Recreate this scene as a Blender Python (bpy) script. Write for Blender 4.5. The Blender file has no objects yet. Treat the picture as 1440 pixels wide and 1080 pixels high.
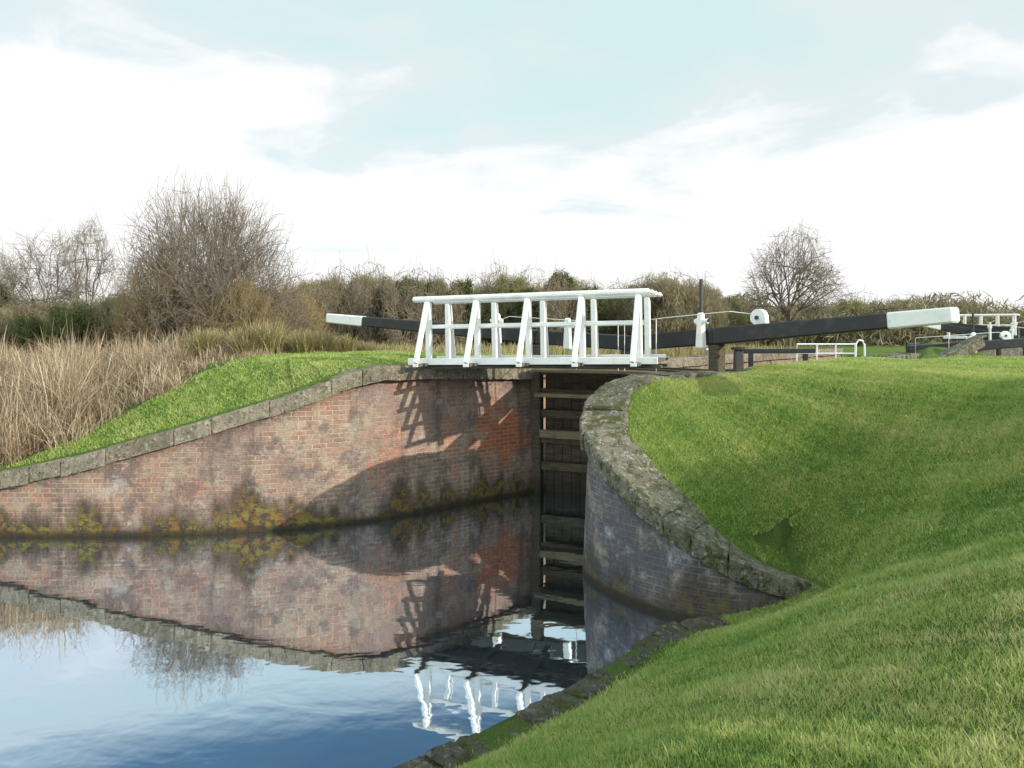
import bpy, math, random
import numpy as np
from mathutils import Vector, Matrix
rng=np.random.default_rng(7); random.seed(7)
scene=bpy.context.scene
COL=scene.collection
F=1050.0; EYE=3.25

# ------------------------------------------------------------------ helpers
def fast_mesh(name,V,Fc,mat=None,uv=None,attr=None,smooth=False):
    V=np.asarray(V,dtype=np.float32); Fc=np.asarray(Fc,dtype=np.int32)
    me=bpy.data.meshes.new(name)
    me.vertices.add(len(V)); me.vertices.foreach_set('co',V.ravel())
    k=Fc.shape[1]; M=len(Fc)
    me.loops.add(M*k); me.loops.foreach_set('vertex_index',Fc.ravel())
    me.polygons.add(M)
    me.polygons.foreach_set('loop_start',np.arange(0,M*k,k,dtype=np.int32))
    me.polygons.foreach_set('loop_total',np.full(M,k,dtype=np.int32))
    if smooth: me.polygons.foreach_set('use_smooth',np.ones(M,dtype=bool))
    me.update(calc_edges=True)
    if uv is not None:
        l=me.uv_layers.new(name='UVMap'); l.data.foreach_set('uv',np.asarray(uv,dtype=np.float32)[Fc.ravel()].ravel())
    if attr is not None:
        a=me.attributes.new('rnd','FLOAT','POINT'); a.data.foreach_set('value',np.asarray(attr,dtype=np.float32))
    if mat: me.materials.append(mat)
    me.validate()
    return me
def add(name,data,parent=None,label=None,category=None,kind=None,group=None,loc=None,rotz=0,scale=None):
    o=bpy.data.objects.new(name,data); COL.objects.link(o)
    if parent: o.parent=parent
    if label: o['label']=label
    if category: o['category']=category
    if kind: o['kind']=kind
    if group: o['group']=group
    if loc is not None: o.location=loc
    o.rotation_euler=(0,0,rotz)
    if scale is not None: o.scale=scale
    return o
def copy_thing(o,loc,rotz,scale,label=None,group=None):
    c=o.copy(); COL.objects.link(c); c.location=loc; c.rotation_euler=(0,0,rotz); c.scale=scale
    if label: c['label']=label
    if group: c['group']=group
    def rec(a,b):
        for ch in a.children:
            if ch is b: continue
            k=ch.copy(); k.parent=b; COL.objects.link(k); rec(ch,k)
    rec(o,c)
    return c
class MB:
    """collects bevelled boxes / tubes into one mesh"""
    def __init__(s): s.V=[]; s.Q=[]
    def sweep(s,rings,cap=True):
        b=len(s.V); n=len(rings[0])
        for r in rings: s.V+= [tuple(p) for p in r]
        for i in range(len(rings)-1):
            for j in range(n):
                s.Q.append((b+i*n+j,b+i*n+(j+1)%n,b+(i+1)*n+(j+1)%n,b+(i+1)*n+j))
        if cap:
            s.Q.append(tuple(b+j for j in range(n))[::-1])
            s.Q.append(tuple(b+(len(rings)-1)*n+j for j in range(n)))
    def beam(s,p0,p1,w,h,w1=None,h1=None,bev=0.008,up=(0,0,1)):
        p0=Vector(p0);p1=Vector(p1); d=(p1-p0).normalized(); up=Vector(up)
        if abs(d.dot(up))>.99: up=Vector((0,1,0))
        sx=d.cross(up).normalized(); uz=sx.cross(d).normalized()
        w1=w1 or w; h1=h1 or h
        def ring(c,w,h,b):
            w/=2;h/=2
            pts=[(-w+b,-h),(w-b,-h),(w,-h+b),(w,h-b),(w-b,h),(-w+b,h),(-w,h-b),(-w,-h+b)]
            return [c+sx*x+uz*z for x,z in pts]
        s.sweep([ring(p0,w-2*bev,h-2*bev,bev*.5),ring(p0+d*bev,w,h,bev),ring(p1-d*bev,w1,h1,bev),ring(p1,w1-2*bev,h1-2*bev,bev*.5)])
    def tube(s,pts,r,n=8,r1=None):
        pts=[Vector(p) for p in pts]; R=[]
        for i,p in enumerate(pts):
            d=(pts[min(i+1,len(pts)-1)]-pts[max(i-1,0)]).normalized()
            up=Vector((0,0,1)) if abs(d.z)<.95 else Vector((0,1,0))
            a=d.cross(up).normalized(); b=a.cross(d).normalized()
            rr=r if r1 is None else r+(r1-r)*i/(len(pts)-1)
            R.append([p+a*rr*math.cos(2*math.pi*k/n)+b*rr*math.sin(2*math.pi*k/n) for k in range(n)])
        s.sweep(R)
    def mesh(s,name,mat,smooth=False):
        me=bpy.data.meshes.new(name); me.from_pydata([tuple(v) for v in s.V],[],s.Q); me.materials.append(mat)
        if smooth: me.polygons.foreach_set('use_smooth',[True]*len(me.polygons))
        me.update(); return me

# ------------------------------------------------------------------ materials
def nm(name):
    m=bpy.data.materials.new(name); m.use_nodes=True; nt=m.node_tree; nt.nodes.clear()
    return m,nt
def N(nt,t,**k):
    n=nt.nodes.new(t)
    for a,b in k.items(): setattr(n,a,b)
    return n
def ramp(nt,src,stops,interp='LINEAR'):
    r=N(nt,'ShaderNodeValToRGB'); r.color_ramp.interpolation=interp
    e=r.color_ramp.elements
    while len(e)<len(stops): e.new(.5)
    for el,(p,c) in zip(e,stops):
        el.position=p; el.color=(c,c,c,1) if isinstance(c,(int,float)) else tuple(c)[:3]+(1,)
    nt.links.new(src,r.inputs[0]); return r.outputs[0]
def noise(nt,vec,scale,detail=5,rough=.55,dist=0,sc=None):
    if sc:
        mp=N(nt,'ShaderNodeMapping'); mp.inputs['Scale'].default_value=sc; nt.links.new(vec,mp.inputs[0]); vec=mp.outputs[0]
    n=N(nt,'ShaderNodeTexNoise'); n.inputs['Scale'].default_value=scale; n.inputs['Detail'].default_value=detail
    n.inputs['Roughness'].default_value=rough; n.inputs['Distortion'].default_value=dist
    nt.links.new(vec,n.inputs['Vector']); return n.outputs[0]
def mix(nt,fac,a,b,mode='MIX'):
    m=N(nt,'ShaderNodeMix',data_type='RGBA',blend_type=mode)
    for s,v in ((m.inputs[0],fac),(m.inputs[6],a),(m.inputs[7],b)):
        if isinstance(v,(int,float)): s.default_value=v
        elif isinstance(v,tuple): s.default_value=v[:3]+(1,)
        else: nt.links.new(v,s)
    return m.outputs[2]
def mth(nt,op,a,b=0.,clamp=False):
    m=N(nt,'ShaderNodeMath',operation=op,use_clamp=clamp)
    for s,v in ((m.inputs[0],a),(m.inputs[1],b)):
        if isinstance(v,(int,float)): s.default_value=v
        else: nt.links.new(v,s)
    return m.outputs[0]
def mrange(nt,v,a,b,c=0.,d=1.):
    m=N(nt,'ShaderNodeMapRange'); m.interpolation_type='SMOOTHSTEP'
    for i,x in enumerate((a,b,c,d)): m.inputs[i+1].default_value=x
    nt.links.new(v,m.inputs[0]); return m.outputs[0]
def finish(nt,col,rough=.8,bump=None,bstr=.3,bdist=.01,spec=.3,trans=None):
    p=N(nt,'ShaderNodeBsdfPrincipled'); o=N(nt,'ShaderNodeOutputMaterial')
    if isinstance(col,tuple): p.inputs['Base Color'].default_value=col[:3]+(1,)
    else: nt.links.new(col,p.inputs['Base Color'])
    if isinstance(rough,(int,float)): p.inputs['Roughness'].default_value=rough
    else: nt.links.new(rough,p.inputs['Roughness'])
    p.inputs['Specular IOR Level'].default_value=spec
    if bump is not None:
        b=N(nt,'ShaderNodeBump'); b.inputs['Strength'].default_value=bstr; b.inputs['Distance'].default_value=bdist
        nt.links.new(bump,b.inputs['Height']); nt.links.new(b.outputs[0],p.inputs['Normal'])
    sh=p.outputs[0]
    if trans:
        t=N(nt,'ShaderNodeBsdfTranslucent'); nt.links.new(col,t.inputs[0]) if not isinstance(col,tuple) else None
        ms=N(nt,'ShaderNodeMixShader'); ms.inputs[0].default_value=trans
        nt.links.new(sh,ms.inputs[1]); nt.links.new(t.outputs[0],ms.inputs[2]); sh=ms.outputs[0]
    nt.links.new(sh,o.inputs[0])
def geo(nt): return N(nt,'ShaderNodeNewGeometry').outputs['Position']
def objc(nt): return N(nt,'ShaderNodeTexCoord').outputs['Object']
def sepz(nt,v):
    s=N(nt,'ShaderNodeSeparateXYZ'); nt.links.new(v,s.inputs[0]); return s.outputs

def brick_mat(name,c1,c2,c3,mort,eff=.5,efc=(.48,.45,.43),stain=.7,red=0.,wetd=.85,mossf=.8,patch=None):
    m,nt=nm(name); uv=N(nt,'ShaderNodeUVMap').outputs[0]; pos=geo(nt)
    b=N(nt,'ShaderNodeTexBrick'); nt.links.new(uv,b.inputs['Vector'])
    b.inputs['Scale'].default_value=1; b.inputs['Brick Width'].default_value=.23; b.inputs['Row Height'].default_value=.078
    b.inputs['Mortar Size'].default_value=.011; b.inputs['Mortar Smooth'].default_value=.2; b.inputs['Bias'].default_value=-.1
    b.inputs['Color1'].default_value=c1+(1,); b.inputs['Color2'].default_value=c2+(1,); b.inputs['Mortar'].default_value=mort+(1,)
    n1=noise(nt,pos,.6,8,.72); n2=noise(nt,pos,2.6,8,.72); n3=noise(nt,pos,26,4,.6)
    col=mix(nt,mrange(nt,n1,.42,.58),b.outputs[0],mix(nt,.75,b.outputs[0],c3))
    if red: col=mix(nt,mrange(nt,noise(nt,pos,1.1,7,.72),.53,.63,0,red),col,mix(nt,1.,b.outputs[0],(1.2,.82,.66),'MULTIPLY'))
    col=mix(nt,mrange(nt,n2,.50,.64,0,.75),col,(.38,.315,.235))
    col=mix(nt,mrange(nt,noise(nt,pos,1.7,7,.72),.51,.62,0,.75),col,(.15,.11,.105))
    if patch:
        vd=N(nt,'ShaderNodeVectorMath',operation='DISTANCE'); nt.links.new(pos,vd.inputs[0]); vd.inputs[1].default_value=patch
        pf=mth(nt,'MULTIPLY',mrange(nt,mth(nt,'ADD',vd.outputs['Value'],mth(nt,'MULTIPLY',mth(nt,'SUBTRACT',n2,.5),2.2)),.3,.8,1,0),.75)
        col=mix(nt,pf,col,mix(nt,1.,b.outputs[0],(1.25,.62,.42),'MULTIPLY'))
    col=mix(nt,mrange(nt,n3,.35,.7,0,.5),col,mix(nt,1.,col,(.55,.5,.47),'MULTIPLY'))
    st=noise(nt,uv,1.,6,.65,0,(2.4,.35,1))
    col=mix(nt,mrange(nt,st,.52,.70,0,stain),col,(.085,.065,.055))
    ef=noise(nt,pos,2.0,8,.75,.4)
    col=mix(nt,mrange(nt,ef,.55,.68,0,eff),col,efc)
    z=sepz(nt,pos)[2]
    zz=mth(nt,'ADD',z,mth(nt,'MULTIPLY',mth(nt,'SUBTRACT',noise(nt,uv,1.1,6,.65,0,(1,.3,1)),.5),-3.0))
    wet=mrange(nt,zz,.12,.62,1,0)
    col=mix(nt,mth(nt,'MULTIPLY',wet,wetd),col,(.035,.028,.025))
    mo=mth(nt,'MULTIPLY',mth(nt,'MULTIPLY',mrange(nt,zz,.06,.42,1,0),mrange(nt,noise(nt,pos,7,8,.8),.44,.56)),mossf)
    col=mix(nt,mo,col,mix(nt,mrange(nt,noise(nt,pos,2.5,4,.6),.4,.6),(.21,.165,.035),(.19,.10,.03)))
    dk=mrange(nt,z,.03,.13,1,0)
    col=mix(nt,mth(nt,'MULTIPLY',dk,.85),col,(.03,.024,.015))
    h=mth(nt,'ADD',mth(nt,'MULTIPLY',b.outputs[1],-1.),mth(nt,'ADD',mth(nt,'MULTIPLY',n3,.7),mth(nt,'MULTIPLY',n2,1.2)))
    finish(nt,col,.85,h,1.,.02,.25); return m
M_brickL=brick_mat('red_brick',(.41,.24,.165),(.27,.155,.115),(.21,.15,.135),(.43,.37,.30),.5,(.47,.43,.38),.65,.5,.9,.95,(-.15,14.9,1.25))
M_brickR=brick_mat('blue_brick',(.165,.14,.14),(.10,.092,.10),(.105,.10,.115),(.25,.235,.225),.85,(.38,.40,.46),.6,0,.7,.35)

def stone_mat(name,a,b,lich=(.42,.38,.25),moss=.4,yel=0.):
    m,nt=nm(name); pos=geo(nt)
    at=N(nt,'ShaderNodeAttribute',attribute_name='rnd').outputs['Fac']
    n1=noise(nt,pos,3,8,.65); n2=noise(nt,pos,14,6,.7,.3); n3=noise(nt,pos,60,3,.6)
    col=mix(nt,ramp(nt,n1,[(.35,0.),(.65,1.)]),a,b)
    col=mix(nt,mth(nt,'MULTIPLY',at,.55),col,mix(nt,1.,col,(.45,.43,.42),'MULTIPLY'))
    col=mix(nt,mrange(nt,n2,.55,.62,0,.8),col,lich)
    if yel: col=mix(nt,mrange(nt,noise(nt,pos,17,5,.7,.2),.57,.63,0,yel),col,(.34,.27,.07))
    col=mix(nt,mrange(nt,noise(nt,pos,6,8,.78),.49,.59,0,moss),col,(.075,.09,.02))
    col=mix(nt,mrange(nt,noise(nt,pos,22,6,.7),.53,.66,0,.9),col,(.03,.026,.024))
    finish(nt,col,.9,mth(nt,'ADD',mth(nt,'MULTIPLY',n1,1.5),mth(nt,'ADD',n2,mth(nt,'MULTIPLY',n3,.5))),1.,.05,.2); return m
M_cop=stone_mat('coping_stone',(.36,.30,.225),(.25,.215,.17),(.45,.41,.30),moss=.4)
M_copR=stone_mat('lichen_stone',(.27,.24,.195),(.17,.155,.13),(.46,.44,.36),.9,.8)
M_edge=stone_mat('edge_stone',(.15,.13,.11),(.09,.08,.065),(.26,.24,.19),.95)

def paint_mat(name,c,rough,dirt,damt):
    m,nt=nm(name); pos=objc(nt)
    n=noise(nt,pos,5,8,.7); n2=noise(nt,pos,40,4,.6)
    col=mix(nt,mrange(nt,n,.5,.72,0,damt),c,dirt)
    col=mix(nt,mrange(nt,n2,.6,.75,0,damt),col,dirt)
    finish(nt,col,rough,mth(nt,'ADD',n,mth(nt,'MULTIPLY',n2,.4)),.25,.006,.4); return m
M_white=paint_mat('white_paint',(.84,.84,.82),.5,(.50,.50,.42),.5)
M_black=paint_mat('black_paint',(.022,.023,.026),.45,(.07,.065,.06),.6)
M_iron=paint_mat('cast_iron',(.05,.048,.045),.6,(.12,.07,.04),.5)
def wood_mat(name,a,b):
    m,nt=nm(name); pos=objc(nt)
    n=noise(nt,pos,3,7,.6,.2,(1,9,9)); n2=noise(nt,pos,2,5,.6)
    col=mix(nt,ramp(nt,n,[(.35,0.),(.65,1.)]),a,b)
    col=mix(nt,mrange(nt,n2,.5,.7,0,.6),col,(.035,.035,.022))
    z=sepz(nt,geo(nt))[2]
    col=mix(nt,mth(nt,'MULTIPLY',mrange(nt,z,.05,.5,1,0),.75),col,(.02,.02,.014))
    finish(nt,col,.8,n,.5,.01,.3); return m
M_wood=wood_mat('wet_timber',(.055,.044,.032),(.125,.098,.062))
M_ledge=wood_mat('weathered_timber',(.26,.21,.125),(.15,.12,.075))
M_deck=wood_mat('deck_timber',(.16,.14,.12),(.09,.08,.07))

def leafy(name,stops,nsc=1.2,trans=.25,rough=.7,na=.55,nb=.55):
    m,nt=nm(name); pos=geo(nt)
    at=N(nt,'ShaderNodeAttribute',attribute_name='rnd').outputs['Fac']
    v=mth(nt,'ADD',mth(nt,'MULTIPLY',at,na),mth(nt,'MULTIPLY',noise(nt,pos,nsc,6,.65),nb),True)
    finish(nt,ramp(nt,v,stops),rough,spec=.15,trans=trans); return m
M_grass=leafy('grass_blades',[(.18,(.11,.195,.045)),(.40,(.23,.365,.085)),(.58,(.38,.47,.125)),(.80,(.62,.57,.28))],.9,.4,.6,.45,.68)
M_reed=leafy('dead_reed',[(.1,(.12,.085,.055)),(.38,(.27,.19,.125)),(.65,(.46,.355,.24)),(1.,(.68,.58,.43))],1.6,.25,.7,.7,.5)
M_tuss=leafy('sedge',[(.1,(.15,.14,.06)),(.5,(.32,.27,.13)),(1.,(.50,.43,.25))],1.5,.3)
M_ever=leafy('evergreen_leaves',[(.1,(.04,.048,.02)),(.5,(.085,.10,.04)),(1.,(.17,.18,.075))],1.,.2)
M_ivy=leafy('ivy_leaves',[(.1,(.05,.065,.025)),(.5,(.12,.145,.05)),(1.,(.24,.25,.10))],1.,.2)
M_dry=leafy('dry_brush',[(.1,(.13,.11,.065)),(.5,(.25,.21,.13)),(1.,(.37,.32,.20))],.4,.2)
M_olive=leafy('olive_brush',[(.1,(.12,.115,.05)),(.5,(.225,.21,.10)),(1.,(.34,.31,.16))],.4,.2)
def bark(name,a,b):
    m,nt=nm(name); n=noise(nt,objc(nt),6,5,.6)
    finish(nt,mix(nt,n,a,b),.9,spec=.1); return m
M_bark=bark('bark',(.10,.08,.06),(.17,.14,.11))
M_twigG=bark('grey_twigs',(.17,.14,.11),(.25,.21,.17))
M_twigO=bark('ochre_twigs',(.24,.18,.095),(.33,.26,.15))
M_twigB=bark('brown_twigs',(.18,.145,.105),(.26,.215,.16))

# ground
m,nt=nm('ground_grass'); pos=geo(nt)
n1=noise(nt,pos,.9,7,.65); n2=noise(nt,pos,9,6,.7); n3=noise(nt,pos,60,4,.7)
col=mix(nt,ramp(nt,n1,[(.35,0.),(.65,1.)]),(.12,.21,.045),(.21,.29,.075))
col=mix(nt,mrange(nt,n2,.45,.7,0,.7),col,(.24,.29,.085))
col=mix(nt,mrange(nt,n3,.35,.6,.6,0),col,(.055,.075,.022))
o_=sepz(nt,pos); yy=o_[1]
tan=mth(nt,'MULTIPLY',mrange(nt,yy,21,27,0,.75),mrange(nt,o_[0],10,12.5,1,.0))
col=mix(nt,tan,col,(.24,.21,.10))
zz=o_[2]
col=mix(nt,mrange(nt,zz,.02,.13,1,0),col,(.045,.035,.022))
finish(nt,col,.9,mth(nt,'ADD',n2,n3),1.,.06,.1); M_ground=m
# water
m,nt=nm('canal_water'); pos=geo(nt)
w1=noise(nt,pos,1.0,3,.5,.3,(1,1.6,1)); w2=noise(nt,pos,4.5,2,.5,.2)
b=N(nt,'ShaderNodeBump'); b.inputs['Strength'].default_value=.11; b.inputs['Distance'].default_value=.032
nt.links.new(mth(nt,'ADD',w1,mth(nt,'MULTIPLY',w2,.18)),b.inputs['Height'])
g=N(nt,'ShaderNodeBsdfGlossy'); g.inputs['Roughness'].default_value=.025; g.inputs['Color'].default_value=(.80,.88,.99,1)
d=N(nt,'ShaderNodeBsdfDiffuse'); d.inputs['Color'].default_value=(.045,.06,.075,1)
nt.links.new(b.outputs[0],g.inputs['Normal'])
fr=N(nt,'ShaderNodeLayerWeight'); fr.inputs['Blend'].default_value=.5; nt.links.new(b.outputs[0],fr.inputs['Normal'])
fac=mrange(nt,fr.outputs['Facing'],.25,.74,.40,.93)
ms=N(nt,'ShaderNodeMixShader'); nt.links.new(fac,ms.inputs[0]); nt.links.new(d.outputs[0],ms.inputs[1]); nt.links.new(g.outputs[0],ms.inputs[2])
nt.links.new(ms.outputs[0],N(nt,'ShaderNodeOutputMaterial').inputs[0]); M_water=m

# ------------------------------------------------------------------ paths
AX=np.array([math.sin(math.radians(38)),math.cos(math.radians(38))]); PX=np.array([AX[1],-AX[0]])
LH=np.array([.52,15.5]); RH=LH+3.9*PX
def catmull(P,step=.12):
    P=np.array(P,float); out=[]
    Q=np.vstack([2*P[0]-P[1],P,2*P[-1]-P[-2]])
    for i in range(1,len(Q)-2):
        p0,p1,p2,p3=Q[i-1:i+3]; n=max(1,int(np.linalg.norm(p2[:2]-p1[:2])/step))
        for t in np.arange(n)/n:
            out.append(.5*((2*p1)+(-p0+p2)*t+(2*p0-5*p1+4*p2-p3)*t*t+(-p0+3*p1-3*p2+p3)*t**3))
    out.append(P[-1]); return np.array(out)
Lend=LH+AX*24; Rend=RH+AX*24
LW=catmull([(-12,12.3,.5),(-8.2,11.97,1.04),(-5.95,12.0,1.58),(-3.77,12.36,2.22),(-2.5,12.95,2.66),(-1.9,13.4,2.70),(-.28,14.8,2.62),(.52,15.5,2.6),(LH+AX*1.5).tolist()+[2.6],(LH+AX*3).tolist()+[2.6]])
LW=np.vstack([LW,[[Lend[0],Lend[1],2.6]]])
RW=catmull([(3.50,8.42,.42),(3.0,8.22,.60),(2.42,8.22,.82),(1.82,8.58,1.16),(1.22,9.32,1.62),(.98,10.15,1.99),(1.17,10.95,2.34),(1.66,11.6,2.6),(2.5,12.25,2.62),(RH[0]-.1,RH[1]-.1,2.62),(RH+AX*1.2).tolist()+[2.62],(RH+AX*2.4).tolist()+[2.62]])
RW=np.vstack([RW,[[Rend[0],Rend[1],2.62]]])
BANK=np.array([(2.1,8.3,.10),(1.62,7.98,.10),(1.05,7.3,.10),(.30,6.44,.10),(-.62,5.62,.10),(-3,3.7,.1),(-10,0,.1),(-60,-6,.1)])
def normals(P,side):
    t=np.gradient(P[:,:2],axis=0); t/=np.linalg.norm(t,axis=1)[:,None]
    return np.stack([-t[:,1],t[:,0]],1)*side
nL=normals(LW,1); nR=normals(RW,-1)
def nearest(P,x,y):
    best=np.full(x.shape,1e9); z=np.zeros(x.shape)
    for a,b in zip(P[:-1],P[1:]):
        dx,dy=b[0]-a[0],b[1]-a[1]; L2=dx*dx+dy*dy+1e-12
        t=np.clip(((x-a[0])*dx+(y-a[1])*dy)/L2,0,1)
        d=np.hypot(x-a[0]-t*dx,y-a[1]-t*dy); k=d<best
        best=np.where(k,d,best); z=np.where(k,a[2]+t*(b[2]-a[2]),z)
    return best,z
def inpoly(P,x,y):
    c=np.zeros(x.shape,bool); n=len(P)
    for i in range(n):
        x0,y0=P[i][:2]; x1,y1=P[(i+1)%n][:2]
        if y0==y1: continue
        k=((y0>y)!=(y1>y))&(x<(x1-x0)*(y-y0)/(y1-y0)+x0); c^=k
    return c
def dec(P,k=4): return np.vstack([P[:-2:k],P[-2:]])
LWd=dec(LW); RWd=dec(RW,3)
LWo=LW[:,:2]+nL*.22; RWo=RW[:,:2]+nR*.22
kR=np.array([i for i in range(len(RW)) if not (RW[i,0]>2.05 and RW[i,1]<9)])
CAN=np.vstack([[(-60,14)],LWo,RWo[kR][::-1],BANK[:,:2]])
def sst(a,b,v):
    t=np.clip((v-a)/(b-a),0,1); return t*t*(3-2*t)
def smin(a,b,k):
    h=np.clip(.5+.5*(b-a)/k,0,1); return b*(1-h)+a*h-k*h*(1-h)
ywx=np.array([RW[i,:2] for i in range(len(RW)) if RW[i,1]<9.4]); ywx=ywx[np.argsort(ywx[:,0])]
YW=lambda x:np.interp(x,ywx[:,0],ywx[:,1])
def Hf(x,y): return 1.74+.93*sst(2.6,11.0,y+.3*np.clip(x-2.5,0,8))
# --- smooth right bank: membrane stretched between the wall top, the bank edge and the level lockside
hs=.1; hxs=np.arange(-9,13.01,hs); hys=np.arange(-4,20.01,hs); HX,HY=np.meshgrid(hxs,hys)
dR_,zR_=nearest(RWd,HX,HY); dB_,_=nearest(BANK,HX,HY)
LOW=RW[RW[:,2]<2.3]; dLow,_=nearest(LOW,HX,HY)
Hh=Hf(HX,HY)
wallpt=RW[:,:2]+nR*.38
dW,zW=nearest(np.hstack([wallpt,RW[:,2:3]])[::2],HX,HY)
incan=inpoly(CAN,HX,HY)
fixed=np.zeros(HX.shape,bool); S=Hh.copy()
k=incan; fixed|=k; S[k]=.1
k=(dB_<.32)&(HY<8.3); fixed|=k; S[k]=.10
k=(dW<.20); fixed|=k; S[k]=zW[k]-.05
front=lambda x,y:(y<YW(x)+.08)&(x>1.7)&(x<3.3)
fz=lambda x:.08+.26*np.clip(x-2.1,0,3)
k=front(HX,HY)&(dR_<.40); fixed|=k; S[k]=fz(HX)[k]
dd=np.minimum(dLow,dB_)
k=(dd>3.5)|((dB_>3.5)&(dR_>2.2)&(HY>10.5)&(dLow>2.6)); fixed|=k; S[k]=Hh[k]+.02
fixed[0]=fixed[-1]=True; fixed[:,0]=fixed[:,-1]=True
free=~fixed
S[free]=1.4
for it in range(3200):
    A=.25*(np.roll(S,1,0)+np.roll(S,-1,0)+np.roll(S,1,1)+np.roll(S,-1,1)); S[free]=A[free]
soft=((dR_>.75)|((HX>3.45)&(HY<9.2)))&(dB_>.6)&~incan
for it in range(110):
    A=.25*(np.roll(S,1,0)+np.roll(S,-1,0)+np.roll(S,1,1)+np.roll(S,-1,1)); S[soft]=A[soft]
def bil(x,y):
    fx=np.clip((x-hxs[0])/hs,0,len(hxs)-1.001); fy=np.clip((y-hys[0])/hs,0,len(hys)-1.001)
    ix=fx.astype(int); iy=fy.astype(int); tx=fx-ix; ty=fy-iy
    return (S[iy,ix]*(1-tx)+S[iy,ix+1]*tx)*(1-ty)+(S[iy+1,ix]*(1-tx)+S[iy+1,ix+1]*tx)*ty
def ground(x,y):
    x=np.asarray(x,float); y=np.asarray(y,float)
    dL,zLt=nearest(np.vstack([[(-60,14,.3)],LWd]),x,y); dR,zRt=nearest(RWd,x,y); dB,_=nearest(BANK,x,y)
    wob=.035*np.sin(x*1.3+y*.7)+.02*np.sin(x*2.9-y*2.1+1)+.012*np.sin(x*5.1+y*4.3)
    left=smin(zLt+.02+.30*np.maximum(0,dL-.5),2.80,.3)
    inside=(x>hxs[0])&(x<hxs[-1])&(y>hys[0])&(y<hys[-1])
    right=np.where(inside,bil(x,y),smin(.1+.4*dB,Hf(x,y)+.02,.5))
    pastend=(x>3.42)&(y<9.2)
    lim=zRt-.03+.9*np.maximum(0,dR-.52)
    right=np.where((dR<.80)&~pastend,np.minimum(right,lim),right)
    right=np.where(front(x,y)&(dR<.3),np.minimum(right,fz(x)),right)
    onL=dL<np.minimum(dR,dB)
    z=np.where(onL,left,right)
    z=z-.5*sst(17,20,y)+.9*sst(34,75,y)+wob*sst(.6,1.8,np.minimum(np.minimum(dL,dR),dB))
    z=z+.95*np.exp(-((x-14.6)**2/5.+(y-28.0)**2/14))
    ins=inpoly(CAN,x,y)
    z=np.where(ins,np.maximum(-1.2,.06-1.3*dB),z)
    dR=np.where(pastend,np.maximum(dR,.9),dR)
    return z,ins,dL,dR,dB,onL
def seg(*a): return np.concatenate([np.arange(*s) for s in a])
xs=seg((-400,-60,30),(-60,-20,4),(-20,-10,.5),(-10,-4,.15),(-4,8,.08),(8,16,.25),(16,40,1.),(40,421,20))
ys=seg((-60,-10,6),(-10,0,.6),(0,4,.15),(4,16.5,.08),(16.5,24,.3),(24,34,.5),(34,60,1.3),(60,421,20))
X,Y=np.meshgrid(xs,ys); Z,_,_,_,_,_=ground(X.ravel(),Y.ravel())
nx,ny=len(xs),len(ys)
i=(np.arange(ny-1)[:,None]*nx+np.arange(nx-1)[None]).ravel()
me=fast_mesh('ground',np.stack([X.ravel(),Y.ravel(),Z],1),np.stack([i,i+1,i+nx+1,i+nx],1),M_ground,smooth=True)
add('ground',me,kind='structure')
me=fast_mesh('water',[(-60,-12,0),(40,-12,0),(40,42,0),(-60,42,0)],[(0,1,2,3)],M_water)
add('water',me,kind='structure')

# ------------------------------------------------------------------ walls
def wall_mesh(name,P,Nn,mat,cth,batter=.04,zb=-1.0):
    s=np.concatenate([[0],np.cumsum(np.linalg.norm(np.diff(P[:,:2],axis=0),axis=1))])
    rows=7; V=[];UV=[]
    for k in range(len(P)):
        zt=P[k,2]-cth; prof=[]
        for r in range(rows):
            z=zb+(zt-zb)*r/(rows-1); o=batter*(z)
            w=.014*math.sin(s[k]*2.1+r)+.010*math.sin(s[k]*5.3+r*2)
            prof.append((o+w,z))
        prof+= [(.42,zt),(.42,zb)]
        for o,z in prof:
            V.append((P[k,0]+Nn[k,0]*o,P[k,1]+Nn[k,1]*o,z)); UV.append((s[k]+(o if o>.3 else 0),z))
    n=rows+2; Q=[]
    for k in range(len(P)-1):
        for j in range(n-1):
            a=k*n+j; Q.append((a,a+n,a+n+1,a+1))
    k=0; b0=len(V)
    for r in range(rows): V.append(V[r]); UV.append((s[0],V[r][2]))
    for r in range(rows):
        f=V[r]; V.append((P[0,0]+Nn[0,0]*.42,P[0,1]+Nn[0,1]*.42,f[2])); UV.append((s[0]+.42,f[2]))
    for r in range(rows-1): Q.append((b0+r,b0+r+1,b0+rows+r+1,b0+rows+r))
    return fast_mesh(name,V,Q,mat,uv=UV)
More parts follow.
